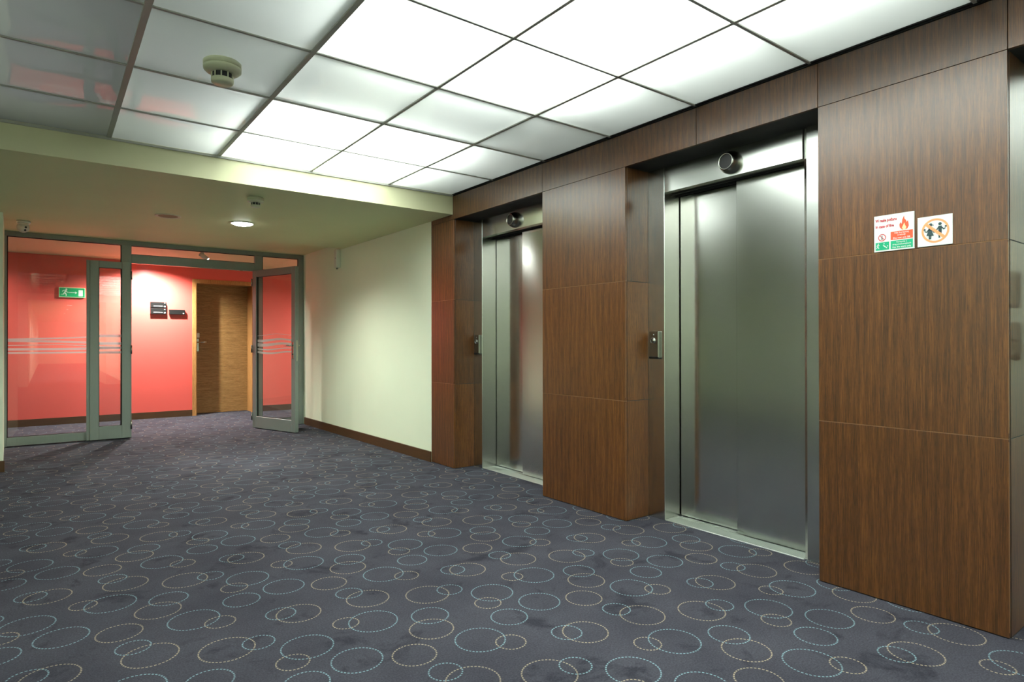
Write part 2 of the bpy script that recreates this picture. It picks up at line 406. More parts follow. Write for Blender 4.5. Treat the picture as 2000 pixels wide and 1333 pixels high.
# luminous ceiling: lid above, film panels and grid bars as parts
lc = struct('ceiling', boxes((-3.15, 2.915, -3.25, Y0, 2.80, 2.90), (-3.0, -2.98, -3.1, Y0, 2.46, 2.80), (-3.0, 2.9, Y0-0.012, Y0-0.002, 2.46, 2.80),
                             (2.897, 2.912, -3.1, Y0, 2.46, 2.80), (-3.0, 2.9, -3.1, -3.09, 2.46, 2.80), (0.306, 0.319, -3.09, Y0-0.012, 2.477, 2.80)), PLEN)
tag(lc, 'suspended ceiling of glossy translucent square panels in a grey grid, many backlit')
xs = [0.3125+0.6523*k for k in range(-5, 4)] + [XW-0.004]
xs[0] = XL
ys = [4.7185, 4.091, 3.4417, 2.7836, 2.1316, 1.4818, 0.8281]
while ys[-1] > YB+0.7: ys.append(ys[-1]-0.652)
ys.append(YB)
TILE = None
def tile_mesh(wx, wy):
    bm = bmesh.new(); n = 6; vs = {}
    for i in range(n+1):
        for j in range(n+1):
            u_, v_ = i/n, j/n
            sag = -0.0065*(16*u_*(1-u_)*v_*(1-v_))**0.7
            vs[i, j] = bm.verts.new(((u_-0.5)*wx, (v_-0.5)*wy, sag))
    for i in range(n):
        for j in range(n): bm.faces.new((vs[i, j], vs[i, j+1], vs[i+1, j+1], vs[i+1, j]))
    for f in bm.faces: f.smooth = True
    me = bpy.data.meshes.new('ceiling_panel'); bm.to_mesh(me); bm.free(); me.materials.append(FILM); return me
cache = {}
for i in range(len(xs)-1):
    for j in range(len(ys)-1):
        wx, wy = round(xs[i+1]-xs[i]-0.004, 3), round(ys[j]-ys[j+1]-0.004, 3)
        me = cache.setdefault((wx, wy), None) or tile_mesh(wx, wy); cache[(wx, wy)] = me
        o = bpy.data.objects.new('ceiling_panel', me); C.objects.link(o); o.parent = lc
        o.location = ((xs[i]+xs[i+1])/2, (ys[j]+ys[j+1])/2, ZC+0.004)
for k, x in enumerate(xs[1:-1]):
    hw = 0.014 if abs(x-0.3125) < 0.01 else (0.0115 if abs(x-0.9617) < 0.03 else 0.0085)
    obj('grid_bar', bx(x-hw, x+hw, YB, Y0-0.010, ZC-0.003, ZC+0.03, bev=0.001), GRIDM, lc)
for y in ys[1:-1]:
    obj('grid_bar', bx(XL, XW-0.001, y-0.0075, y+0.0075, ZC-0.0022, ZC+0.028, bev=0.001), GRIDM, lc)
obj('grid_bar', bx(XW-0.016, XW-0.0045, YB, Y0-0.010, ZC-0.002, ZC+0.028), DARKHOLE, lc)

# ------------------------------------------------------------------ lifts
def cyl_x(bm, prof, y, z, n=32):            # lathe with its axis along -X
    M = Matrix.Translation((0, y, z)) @ Matrix.Rotation(-math.pi/2, 4, 'Y')
    return lathe(bm, prof, M, n)
def call_panel(root, y, z0, z1, w_=0.077, two=False):
    yc = y
    o = obj('call_panel', bx(-0.020, 0.0, yc-w_/2, yc+w_/2, z0, z1, bev=0.004), CHROMED, root)
    zb = z1-0.060
    bm = bmesh.new(); cyl_x(bm, [(0.0165, 0.019), (0.0205, 0.021), (0.0205, 0.0245), (0.0165, 0.0245)], yc+0.004, zb, 24)
    obj('button_ring', bm, CHROME, o, True)
    bm = bmesh.new(); cyl_x(bm, [(0, 0.023), (0.0150, 0.023), (0.0155, 0.020)], yc+0.004, zb, 24)
    obj('button', bm, CHROMED, o, True)
    bm = bmesh.new(); cyl_x(bm, [(0, 0.0215), (0.004, 0.0215), (0.004, 0.0195)], yc, z1-0.022, 12)
    obj('keyhole', bm, CHROME, o, True)
    obj('foot_cap', bx(-0.0225, -0.001, yc-w_/2+0.001, yc+w_/2-0.001, z0-0.006, z0+0.010, bev=0.003), BLACKP, o)  # black cap across the foot of the panel
    return o
def lift(name, ya, yb, label, two=False):
    """opening between columns from y=ya (near) to y=yb (far); local origin at the middle of the sill front"""
    yc = (ya+yb)/2; h = (yb-ya)/2
    root = empty(name, (3.11, yc, 0)); tag(root, label, 'lift', 'lift entrances in the wood wall')
    jf, jn = 0.131, 0.185-0.0                # width of far and near jamb faces
    jn = (1.636-1.448)
    yf, yn = h-jf, -h+jn                     # clear opening in local y
    zt, zh = 2.2290, 2.0710
    obj('jamb', bx(0.0, 0.008, yf, h-0.0005, 0, zt, bev=0.0015), STEELF, root)
    bm = bmesh.new(); prism(bm, [(0, -h+0.0005), (0, yn-0.022), (0.018, yn-0.001), (0.045, yn-0.001), (0.045, -h+0.0005)], 0, 2.112-0.0007)
    prism(bm, [(0, -h+0.0005), (0, yn-0.022), (0.018, yn-0.001), (0.045, yn-0.001), (0.045, -h+0.0005)], 2.112+0.0007, zt)
    obj('jamb', bm, STEELF, root)
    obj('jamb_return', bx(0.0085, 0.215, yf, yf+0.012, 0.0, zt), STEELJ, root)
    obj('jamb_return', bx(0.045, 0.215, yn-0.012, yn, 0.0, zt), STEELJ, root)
    obj('transom', bx(0.003, 0.018, yn+0.0005, yf-0.0015, zh, zt, bev=0.001), STEELF, root)
    obj('head_lining', bx(0.018, 0.215, yn+0.001, yf-0.001, zh+0.001, zh+0.014), STEELF, root)
    obj('head_track', bx(0.075, 0.083, yn+0.001, yf-0.001, zh-0.006, zh+0.001), DARKHOLE, root)
    obj('head_track', bx(0.128, 0.134, yn+0.001, yf-0.001, zh-0.010, zh+0.001), DARKHOLE, root)
    seam = yn + (yf-yn)*0.502
    obj('door_panel', bx(0.102, 0.126, yn+0.001, seam, 0.010, zh-0.004, bev=0.0015), STEEL, root)          # near, front leaf
    obj('door_panel', bx(0.155, 0.180, seam-0.05, yf-0.006, 0.010, zh-0.008, bev=0.0015), STEEL, root)     # far, rear leaf
    obj('sill', bx(0.003, 0.20, yn+0.001, yf-0.001, -0.01, 0.004, bev=0.001), SILL, root)
    bm = bmesh.new()
    for k in range(9): box(bm, 0.012+0.0105*k, 0.016+0.0105*k, yn+0.004, yf-0.004, 0.004, 0.0065)
    for k in range(int((yf-yn)/0.02)): box(bm, 0.115, 0.150, yn+0.008+0.02*k, yn+0.013+0.02*k, 0.004, 0.0058)
    o = obj('sill_ribs', bm, SILL, root); o['kind'] = 'stuff'
    # arrival gong
    gy, gz = 2.053-(2.660+1.448)/2, 2.148
    bm = bmesh.new(); cyl_x(bm, [(0.064, -0.004), (0.064, 0.010), (0.058, 0.028), (0.050, 0.046), (0.0455, 0.052), (0.041, 0.052), (0.041, 0.044)], gy, gz, 40)
    gg = obj('arrival_gong', bm, CHROMED, root, True)
    bm = bmesh.new(); cyl_x(bm, [(0, 0.046), (0.041, 0.046), (0.041, 0.043)], gy, gz, 40); obj('speaker_grille', bm, BLACKP, gg)
    bm = bmesh.new(); cyl_x(bm, [(0.0415, 0.052), (0.0435, 0.0535), (0.0465, 0.052), (0.0435, 0.050)], gy, gz, 40); obj('grille_ring', bm, CHROME, gg, True)
    cy = 2.600-(2.660+1.448)/2
    if two: call_panel(root, cy, 1.265, 1.405); call_panel(root, cy, 1.055, 1.200)
    else: call_panel(root, cy, 1.024, 1.194)
    return root
lift('lift_entrance', 1.448, 2.660, 'brushed steel two-panel lift door between the two wide wood columns, nearest fully seen one')
lift('lift_entrance', 3.472, 4.704, 'farther brushed steel lift door, beside the cream wall and half hidden by a wood column')
lift('lift_entrance', -0.484, 0.729, 'lift entrance at the right edge of the picture, only a sliver of steel frame seen', True)

# ------------------------------------------------------------------ glass screen and its two open doors
YP = 8.65
gp = empty('glass_screen', (1.24, YP, 0)); tag(gp, 'grey framed glass partition across the lobby before the red corridor', 'partition')
def gpart(name, b_, mat=PARTM, parent=None, bev=0.002):
    bm = bmesh.new(); b2_ = (b_[0]-1.24, b_[1]-1.24, b_[2]-YP, b_[3]-YP, b_[4], b_[5]); box(bm, *b2_, bev=bev)
    return obj(name, bm, mat, parent or gp)
F0, F1 = YP-0.03, YP+0.03
gpart('top_rail', (-0.378, 2.853, F0, F1, 2.296, 2.3495))
for a, b_ in ((0.697, 0.800), (2.205, 2.303)): gpart('mullion', (a, b_, F0, F1, 0.0, 2.2955))
gpart('mullion', (2.785, 2.852, F0, F1, 0.0, 2.2955))
gpart('mullion', (-0.378, -0.355, F0, F1, 0.0, 2.2955))
gpart('transom', (0.8005, 2.2045, F0, F1, 2.085, 2.190))
gpart('bottom_rail', (-0.3545, 0.6965, F0, F1, 0.008, 0.100))
gpart('bottom_rail', (2.3035, 2.7845, F0, F1, 0.008, 0.100))
def gl(b_): return gpart('glass_pane', b_, GLASS, bev=0)
gl((-0.3545, 0.6965, YP-0.004, YP+0.004, 0.101, 2.2955))
gl((0.801, 2.204, YP-0.004, YP+0.004, 2.191, 2.2955))
gl((2.304, 2.784, YP-0.004, YP+0.004, 0.101, 2.2955))
# gaskets (thin black lines round the panes)
for a, b_, z0, z1 in ((-0.3545, 0.6965, 0.1, 2.2955), (0.8005, 2.2045, 2.19, 2.2955), (2.3035, 2.7845, 0.1, 2.2955)):
    gpart('gasket', (a, b_, YP-0.012, YP+0.012, z1-0.006, z1-0.0002), GASKET, bev=0)
    gpart('gasket', (a, b_, YP-0.012, YP+0.012, z0+0.0002, z0+0.006), GASKET, bev=0)
for x in (0.690, 2.306, 2.777, -0.354): gpart('gasket', (x, x+0.0065, YP-0.012, YP+0.012, 0.107, 2.289), GASKET, bev=0)
gpart('door_stop', (0.86, 0.90, F0-0.004, F0+0.02, 2.078, 2.085), CHROME)
gpart('door_stop', (2.02, 2.05, F0-0.004, F0+0.02, 2.078, 2.085), CHROME)
def stripe(parent, pts, y, ox, oy):
    """foil ribbon along x: pts = (x, z, half height)"""
    bm = bmesh.new(); rows = []
    for x, z, hh in pts:
        rows.append([bm.verts.new((x-ox, yy-oy, z+s*hh)) for yy in (y, y-0.0008) for s in (1, -1)])
    for a, b_ in zip(rows, rows[1:]):
        for i, j in ((0, 1), (1, 3), (3, 2), (2, 0)): bm.faces.new((a[i], a[j], b_[j], b_[i]))
    bm.faces.new((rows[0][0], rows[0][1], rows[0][3], rows[0][2])); bm.faces.new((rows[-1][0], rows[-1][2], rows[-1][3], rows[-1][1]))
    return obj('foil_stripe', bm, FOIL, parent)
PXZ = lambda v, x: CAMH + (671-(600+v/7.404))/1203.6*(x*math.sin(YAW)+YP*math.cos(YAW))
X3 = (-0.354, -0.15, 0.10, 0.32, 0.50, 0.690)
for rows_ in ([(462, 455, 445, 432, 424, 418), (10, 10, 9, 8, 6, 5)], [(480, 486, 492, 505, 518, 524), (12, 12, 12, 12, 12, 12)],
              [(548, 544, 538, 550, 566, 576), (4, 4, 4, 5, 5, 6)], [(606, 604, 601, 596, 592, 590), (13, 13, 13, 13, 13, 13)],
              [(657, 655, 653, 650, 647, 646), (9, 9, 9, 9, 9, 9)]):
    stripe(gp, [(x, PXZ(v, x), t/7.404/1203.6*9.0) for x, v, t in zip(X3, rows_[0], rows_[1])], YP-0.0045, 1.24, YP)

def leaf(name, W, H, hinge, ang, label, st=0.080, top=0.078, bot=0.145, T=0.050, right=True, lip=False):
    """glazed leaf: local +x from hinge to free edge, y = thickness"""
    root = empty(name, (hinge[0], hinge[1], 0), ang); tag(root, label, 'door'); root['kind'] = 'structure'
    z0 = 0.010
    def p(n, b_, mat=PARTM, bev=0.002): return obj(n, bx(*b_, bev=bev), mat, root)
    p('stile', (0, st, 0, T, z0, H)); p('stile', (W-st, W, 0, T, z0, H))
    p('top_rail', (st+0.0005, W-st-0.0005, 0, T, H-top, H)); p('bottom_rail', (st+0.0005, W-st-0.0005, 0, T, z0, z0+bot))
    g0, g1 = z0+bot, H-top
    p('glass_pane', (st+0.0005, W-st-0.0005, T/2-0.003, T/2+0.003, g0+0.0005, g1-0.0005), GLASS, 0)
    for b_ in ((st, W-st, g1-0.005, g1-0.0003), (st, W-st, g0+0.0003, g0+0.005)):
        p('gasket', (b_[0], b_[1], T/2-0.010, T/2+0.010, b_[2], b_[3]), GASKET, 0)
    for x in (st+0.0003, W-st-0.0053): p('gasket', (x, x+0.005, T/2-0.010, T/2+0.010, g0+0.005, g1-0.005), GASKET, 0)
    for z in (0.16, 1.05, 1.93):
        bm = bmesh.new(); tube(bm, (-0.008, T+0.006 if not right else -0.006, z-0.05), (-0.008, T+0.006 if not right else -0.006, z+0.05), 0.009)
        obj('hinge', bm, CHROMED, root, True)
    return root, g0, g1
# narrow leaf folded flat against the fixed glass (its hinge is at the left mullion)
l1, g0, g1 = leaf('door_2', 0.398, 2.082, (0.783, 8.612), math.pi+0.02, 'narrow grey glazed door leaf folded back against the fixed pane on the left', st=0.086, top=0.076, bot=0.150, right=False)
obj('rebate_lip', bx(0.3985, 0.430, 0.004, 0.030, 0.010, 2.085), PARTM, l1)
for v, t in ((412, 17), (522, 17), (583, 14), (650, 15)):
    z = CAMH + (671-(600+v/7.404))/1203.6*7.25
    hh = t/7.404/1203.6*8.5
    bm = bmesh.new(); box(bm, 0.088, 0.311, 0.0290, 0.0297, z-hh, z+hh); obj('foil_stripe', bm, FOIL, l1)
# wide leaf swung towards the viewer on the right
H2 = (2.168, 8.598); dv = Vector((0.318, -0.948)).normalized(); ang = math.atan2(dv.y, dv.x)
l2, g0, g1 = leaf('door_3', 0.905, 2.085, H2, ang, 'wide grey glazed door leaf standing open towards the lobby on the right', st=0.078, top=0.085, bot=0.150, right=True)
for z, hh in ((1.232, 0.003), (1.165, 0.018), (1.110, 0.022), (1.050, 0.010), (1.005, 0.014)):
    bm = bmesh.new()
    rows = []
    for k in range(8):
        x = 0.082+(0.905-0.164)*k/7; dz = 0.012*math.sin(k*0.8+z*9)
        rows.append([bm.verts.new((x, yy, z+dz+s*hh*(1-0.5*k/7))) for yy in (0.0215, 0.0222) for s in (1, -1)])
    for a, b_ in zip(rows, rows[1:]):
        for i, j in ((0, 1), (1, 3), (3, 2), (2, 0)): bm.faces.new((a[i], a[j], b_[j], b_[i]))
    obj('foil_stripe', bm, FOIL, l2)
for s, yy in ((-1, 0.0), (1, 0.05)):
    obj('lock_plate', bx(0.852, 0.884, min(yy, yy+s*0.008), max(yy, yy+s*0.008), 0.930, 1.140, bev=0.002), CHROME, l2)
    bm = bmesh.new(); tube(bm, (0.868, yy+s*0.006, 1.095), (0.868, yy+s*0.050, 1.095), 0.010); tube(bm, (0.872, yy+s*0.047, 1.095), (0.745, yy+s*0.047, 1.095), 0.009)
    obj('lever_handle', bm, CHROME, l2, True)
    bm = bmesh.new(); tube(bm, (0.868, yy+s*0.006, 0.985), (0.868, yy+s*0.013, 0.985), 0.009); obj('keyhole', bm, BLACKP, l2, True)
obj('lock_faceplate', bx(0.9045, 0.908, 0.015, 0.035, 0.90, 1.16), CHROME, l2)

# ------------------------------------------------------------------ ceiling fittings
def smoke(x, y, z, label, s=1.0):
    root = empty('smoke_detector', (x, y, z)); tag(root, label, 'smoke detector')
    obj('base', lathe(bmesh.new(), [(0, 0.0), (0.055*s, 0.0), (0.060*s, -0.004*s), (0.060*s, -0.017*s), (0.057*s, -0.019*s)], n=40), OFFW, root, True)
    obj('body', lathe(bmesh.new(), [(0.0565*s, -0.019*s), (0.060*s, -0.0205*s), (0.0595*s, -0.029*s), (0.052*s, -0.036*s), (0.036*s, -0.040*s), (0, -0.040*s)], n=40), OFFW, root, True)
    ch = obj('sensing_chamber', lathe(bmesh.new(), [(0.031*s, -0.040*s), (0.031*s, -0.066*s), (0, -0.066*s)], n=28), BLACKP, root)
    for k in range(10):
        a = 2*math.pi*k/10; c_, s_ = math.cos(a)*0.0335*s, math.sin(a)*0.0335*s
        bm = bmesh.new(); tube(bm, (c_, s_, -0.040*s), (c_, s_, -0.064*s), 0.0022*s, n=6); obj('rib', bm, OFFW, ch)
    obj('cap', lathe(bmesh.new(), [(0.0345*s, -0.058*s), (0.036*s, -0.060*s), (0.0355*s, -0.070*s), (0.031*s, -0.074*s), (0, -0.075*s)], n=32), OFFW, root, True)
    return root
smoke(0.655, 3.13, ZC-0.002, 'large round cream smoke detector on the glossy ceiling panel', 1.38)
smoke(1.310, 5.10, 2.2726, 'small round smoke detector on the lowered ceiling just behind the beam', 1.05)
# downlight
DL = (1.486, 6.262)
root = empty('downlight', (DL[0], DL[1], 2.2726)); tag(root, 'round recessed downlight glowing white in the lowered lobby ceiling', 'downlight')
EM = flat('lit_diffuser', (1, 1, 0.97, 1), 0.5, 0, 14); EMB = flat('bright_lit_diffuser', (0.95, 1, 0.93, 1), 0.5, 0, 45)
obj('bezel', lathe(bmesh.new(), [(0.100, 0.0), (0.108, -0.002), (0.108, -0.006), (0.098, -0.008), (0.092, -0.004)], n=40), WHITE, root, True)
obj('diffuser', lathe(bmesh.new(), [(0, -0.024), (0.05, -0.022), (0.078, -0.015), (0.0925, -0.0035)], n=40), EMB, root, True)
spot('downlight_beam', (DL[0], DL[1], 2.243), (DL[0], DL[1], 0), 330, 150, 0.9, 0.08, (0.92, 1, 0.90))
# ceiling speaker ring (flush, painted)
root = empty('ceiling_speaker', (0.865, 6.300, 2.2726)); tag(root, 'flush round speaker ring painted like the lowered ceiling', 'speaker')
obj('ring', lathe(bmesh.new(), [(0.078, -0.001), (0.095, -0.007), (0.104, -0.006), (0.106, 0)], n=40), OFFW, root, True)
obj('grille', lathe(bmesh.new(), [(0, -0.003), (0.080, -0.003)], n=32), flat('painted_speaker_mesh', srgb(150, 135, 100), 0.7), root)
# dome camera at the left
root = empty('security_camera', (-0.195, 7.86, 2.35)); tag(root, 'white turret security camera under the ceiling at the far left', 'camera')
obj('base', lathe(bmesh.new(), [(0, 0), (0.056, 0), (0.060, -0.006), (0.058, -0.022), (0.050, -0.030), (0, -0.030)], n=32), WHITE, root, True)
dirc = Vector((0.62, -1.0, -0.42)).normalized()
M = Matrix.Translation(Vector((-0.004, 0, -0.066))) @ dirc.to_track_quat('Z', 'Y').to_matrix().to_4x4()
prof = [(0.052*math.sin(math.pi*t/12), -0.052*math.cos(math.pi*t/12)) for t in range(0, 9)] + [(0.036, 0.040), (0.0, 0.040)]
ball = obj('camera_head', lathe(bmesh.new(), prof, M, 32), WHITE, root, True)
for dx in (-0.015, 0.015):
    M2 = M @ Matrix.Rotation(math.pi/2, 4, 'Z') @ Matrix.Translation((dx, 0, 0))
    obj('lens', lathe(bmesh.new(), [(0, 0.0425), (0.0105, 0.0425), (0.0105, 0.038)], M2, 18), BLACKP, ball)
obj('arm', boxes((-0.045, 0.040, -0.05, 0.05, -0.040, -0.028)), WHITE, root)
# motion sensor on the cream wall
root = empty('motion_sensor', (2.867, 7.335, 2.05)); tag(root, 'small white box sensor high on the cream wall below the ceiling step', 'sensor')
obj('housing', bx(-0.055, 0.0, -0.040, 0.040, 0.0, 0.225, bev=0.006), WHITE, root)
obj('side_cover', bx(-0.045, 0.0, 0.0405, 0.066, 0.0, 0.125, bev=0.004), WHITE, root)
obj('detector_eye', bx(-0.0565, -0.054, -0.022, -0.010, 0.108, 0.120), BLACKP, root)
obj('knuckle', lathe(bmesh.new(), [(0, 0.002), (0.012, 0.0), (0.014, -0.010), (0.010, -0.018), (0, -0.019)], Matrix.Translation((-0.030, 0.0, 0.0)), 16), CHROMED, root, True)
# two spotlight heads on the corridor ceiling
def track_spot(x, y, d_, label, lit):
    root = empty('spotlight', (x, y, 2.35)); tag(root, label, 'spotlight')
    obj('ceiling_rose', lathe(bmesh.new(), [(0, 0), (0.04, 0), (0.04, -0.015), (0, -0.015)], n=24), WHITE, root)
    bm = bmesh.new(); tube(bm, (0, 0, -0.015), (0, 0, -0.05), 0.008); obj('stem', bm, WHITE, root)
    dd = Vector(d_).normalized(); a = Vector((0, 0, -0.062))-dd*0.055; b_ = Vector((0, 0, -0.062))+dd*0.065
    bm = bmesh.new(); tube(bm, a, b_, 0.030, 0.030, 20); hd = obj('lamp_head', bm, WHITE, root, True)
    M = Matrix.Translation(b_+dd*0.001) @ dd.to_track_quat('Z', 'Y').to_matrix().to_4x4()
    obj('lens', lathe(bmesh.new(), [(0, 0.0), (0.026, 0.0)], M, 20), EM if lit else CHROMED, hd)
track_spot(1.665, 9.07, (0.7, -0.28, -0.62), 'lit white spotlight head seen through the glass over the double door', True)
track_spot(1.845, 10.05, (-0.75, 0.35, -0.30), 'unlit white spotlight head close to the red wall above the oak door', False)
spot('spotlight_beam', (1.76, 9.03, 2.24), (2.6, 9.2, 0.9), 60, 95, 0.8, 0.03)
# wall washer downlights of the corridor ceiling
WW = [(1.20, 10.14), (-0.9, 10.05), (-3.0, 10.0), (4.3, 10.0)]
PWR = [540, 60, 25, 230]
for (x, y), pw in zip(WW, PWR):
    root = empty('downlight', (x, y, 2.35)); tag(root, {1.2: 'corridor downlight washing the red wall above the black room signs', -0.9: 'corridor downlight left of the exit sign', -3.0: 'leftmost corridor downlight, past the cream corner', 4.3: 'rightmost corridor downlight, behind the cream wall'}[round(x, 1)], 'downlight')
    obj('bezel', lathe(bmesh.new(), [(0.050, 0.0), (0.056, -0.002), (0.056, -0.005), (0.047, -0.006), (0.044, -0.003)], n=32), WHITE, root, True)
    obj('diffuser', lathe(bmesh.new(), [(0, -0.003), (0.0445, -0.003)], n=32), EM, root)
    spot('downlight_beam', (x, y, 2.335), (x, y+0.12, 0), pw, 150, 0.8, 0.03, (1, 0.98, 0.93))
# downlights of the corridor behind the viewer
for k, y in enumerate((-6.8, -9.7, -13.5, -18, -23)):
    root = empty('downlight', (0.55, y, 2.35)); tag(root, 'round downlight in the corridor behind the viewer, mirrored in the glass', 'downlight', 'downlights behind the viewer')
    obj('bezel', lathe(bmesh.new(), [(0.100, 0.0), (0.108, -0.003), (0.098, -0.008), (0.092, -0.004)], n=32), WHITE, root, True)
    obj('diffuser', lathe(bmesh.new(), [(0, -0.0035), (0.0925, -0.0035)], n=32), EM, root)
    spot('downlight_beam', (0.55, y, 2.33), (0.55, y, 0), 800, 150, 0.8, 0.08, (1, 0.97, 0.9))

# ------------------------------------------------------------------ signs
def text_mesh(name, body, size, mat, parent, M, align='CENTER', bold=0.0, xs_=1.0):
    cu = bpy.data.curves.new(name, 'FONT'); cu.body = body; cu.size = size; cu.align_x = align; cu.align_y = 'CENTER'
    cu.offset = bold; cu.resolution_u = 2
    t = bpy.data.objects.new(name+'_tmp', cu); C.objects.link(t)
    dg = bpy.context.evaluated_depsgraph_get(); dg.update()
    me = bpy.data.meshes.new_from_object(t.evaluated_get(dg)); bpy.data.objects.remove(t); bpy.data.curves.remove(cu)
    me.transform(M @ Matrix.Diagonal((xs_, 1, 1, 1))); me.name = name; me.materials.clear(); me.materials.append(mat)
    o = bpy.data.objects.new(name, me); C.objects.link(o); o.parent = parent; return o
def poly(name, pts, mat, parent, M, z=0.0):
    bm = bmesh.new(); bm.faces.new([bm.verts.new(M @ Vector((x, y, z))) for x, y in pts])
    me = bpy.data.meshes.new(name); bm.to_mesh(me); bm.free(); me.materials.append(mat)
    o = bpy.data.objects.new(name, me); C.objects.link(o); o.parent = parent; return o
def polys(name, lst, mat, parent, M, z=0.0):
    bm = bmesh.new()
    for pts in lst: bm.faces.new([bm.verts.new(M @ Vector((x, y, z))) for x, y in pts])
    bmesh.ops.triangulate(bm, faces=bm.faces)
    me = bpy.data.meshes.new(name); bm.to_mesh(me); bm.free(); me.materials.append(mat)
    o = bpy.data.objects.new(name, me); C.objects.link(o); o.parent = parent; return o
def rect(x0, x1, y0, y1): return [(x0, y0), (x1, y0), (x1, y1), (x0, y1)]
def disc(cx, cy, r_, n=24, sx=1.0): return [(cx+r_*sx*math.cos(2*math.pi*k/n), cy+r_*math.sin(2*math.pi*k/n)) for k in range(n)]
def annulus(cx, cy, r0, r1, n=40):
    return [[(cx+a*math.cos(t), cy+a*math.sin(t)) for a, t in ((r0, t0), (r1, t0), (r1, t1), (r0, t1))]
            for t0, t1 in [(2*math.pi*k/n, 2*math.pi*(k+1)/n) for k in range(n)]]
def limb(p0, p1, w0, w1=None):
    w1 = w0 if w1 is None else w1
    a, b_ = Vector(p0), Vector(p1); n = (b_-a).normalized(); n = Vector((-n.y, n.x))
    return [tuple(a+n*w0), tuple(a-n*w0), tuple(b_-n*w1), tuple(b_+n*w1)]
# sign frame on the lift wall: local x -> -Y world (left to right as seen), local y -> +Z, normal -> -X
def wallM(): return Matrix(((0, 0, -1, 0), (-1, 0, 0, 0), (0, 1, 0, 0), (0, 0, 0, 1)))
SW = flat('sign_white', srgb(205, 207, 203), 0.5); SRED = flat('sign_red', srgb(190, 30, 50), 0.4); SOR = flat('sign_orange_red', srgb(226, 84, 48), 0.4)
SGR = flat('sign_green', srgb(0, 158, 112), 0.4); SNAVY = flat('sign_dark_green_grey', srgb(38, 62, 66), 0.4); SORL = flat('sign_light_orange', srgb(238, 150, 100), 0.4)
SYEL = flat('sign_flame_yellow', srgb(250, 205, 150), 0.4)
MW = wallM()
W1, H1 = 0.156, 0.156
root = empty('fire_safety_sign', (XW-0.0005, 1.1215, 1.515)); tag(root, 'square white fire notice with flame, red and green text boxes on the wood panel', 'sign')
obj('board', bx(-0.004, 0, -W1/2, W1/2, 0, H1), SW, root)
M = MW @ Matrix.Translation((0, 0, 0.0046))
text_mesh('lettering', 'W razie pożaru', 0.0175, SRED, root, M @ Matrix.Translation((-0.072, 0.134, 0)), 'LEFT', 0.0006, 0.74)
text_mesh('lettering', 'In case of fire', 0.0175, SRED, root, M @ Matrix.Translation((-0.072, 0.108, 0)), 'LEFT', 0.0006, 0.76)
fl = [(0.033, 0.084), (0.024, 0.094), (0.022, 0.106), (0.026, 0.117), (0.031, 0.108), (0.033, 0.126), (0.040, 0.143), (0.041, 0.130), (0.048, 0.122), (0.049, 0.113), (0.055, 0.121), (0.057, 0.108), (0.058, 0.098), (0.053, 0.087), (0.047, 0.084)]
polys('flame', [fl], SOR, root, M)
polys('flame', [[(0.036, 0.0845), (0.032, 0.093), (0.037, 0.103), (0.041, 0.113), (0.044, 0.102), (0.049, 0.093), (0.045, 0.0845)]], SYEL, root, M, 0.0004)
poly('red_box', rect(-0.012, 0.073, 0.045, 0.080), SOR, root, M)
poly('green_box', rect(-0.012, 0.073, 0.006, 0.041), SGR, root, M)
poly('green_box', rect(-0.072, -0.018, 0.006, 0.040), SGR, root, M)
M4 = M @ Matrix.Translation((0, 0, 0.0004))
for tx, y in (('Nie korzystaj', 0.0735), ('z windy', 0.0640)): text_mesh('lettering', tx, 0.0102, SW, root, M4 @ Matrix.Translation((0.0305, y, 0)), 'CENTER', 0.0001)
text_mesh('lettering', 'Do not use lift', 0.0112, SW, root, M4 @ Matrix.Translation((0.0305, 0.0515, 0)), 'CENTER', 0.0002)
for tx, y in (('Korzystaj z', 0.0345), ('dróg ewakuacyjnych', 0.0245)): text_mesh('lettering', tx, 0.0088, SW, root, M4 @ Matrix.Translation((0.0305, y, 0)), 'CENTER', 0.0001)
text_mesh('lettering', 'Use the stairs only', 0.0095, SW, root, M4 @ Matrix.Translation((0.0305, 0.0130, 0)), 'CENTER', 0.0002)
polys('prohibition_ring', annulus(-0.046, 0.060, 0.0125, 0.0155, 28) + [limb((-0.056, 0.070), (-0.036, 0.050), 0.0012)], SRED, root, M)
polys('pictogram', [disc(-0.046, 0.067, 0.002, 10), limb((-0.046, 0.065), (-0.047, 0.057), 0.0016), limb((-0.047, 0.057), (-0.050, 0.051), 0.001), limb((-0.046, 0.057), (-0.043, 0.051), 0.001)], SNAVY, root, M, 0.0002)
polys('pictogram', [disc(-0.061, 0.034, 0.0023, 10), limb((-0.062, 0.031), (-0.063, 0.022), 0.002), limb((-0.063, 0.022), (-0.069, 0.014), 0.0013), limb((-0.063, 0.022), (-0.058, 0.013), 0.0013), limb((-0.062, 0.030), (-0.068, 0.025), 0.001), limb((-0.062, 0.030), (-0.056, 0.027), 0.001),
                    disc(-0.038, 0.033, 0.002, 10), limb((-0.042, 0.028), (-0.026, 0.013), 0.0016), limb((-0.026, 0.022), (-0.022, 0.022), 0.002), limb((-0.040, 0.023), (-0.033, 0.018), 0.001)], SW, root, M4)
W2, H2_ = 0.124, 0.1215
root = empty('no_children_sign', (XW-0.0005, 0.969, 1.5165)); tag(root, 'small white sign with two children crossed out in an orange ring', 'sign')
obj('board', bx(-0.004, 0, -W2/2, W2/2, 0, H2_), SW, root)
K = 0.0115
def kk(x, y): return (x, y)
c0 = (0.002, 0.0605)
polys('prohibition_ring', annulus(c0[0], c0[1], 0.0415, 0.0495, 48), SORL, root, M)
polys('prohibition_bar', [limb((c0[0]-0.0335, c0[1]+0.0295), (c0[0]+0.0325, c0[1]-0.0305), 0.0056)], SORL, root, M, 0.0006)
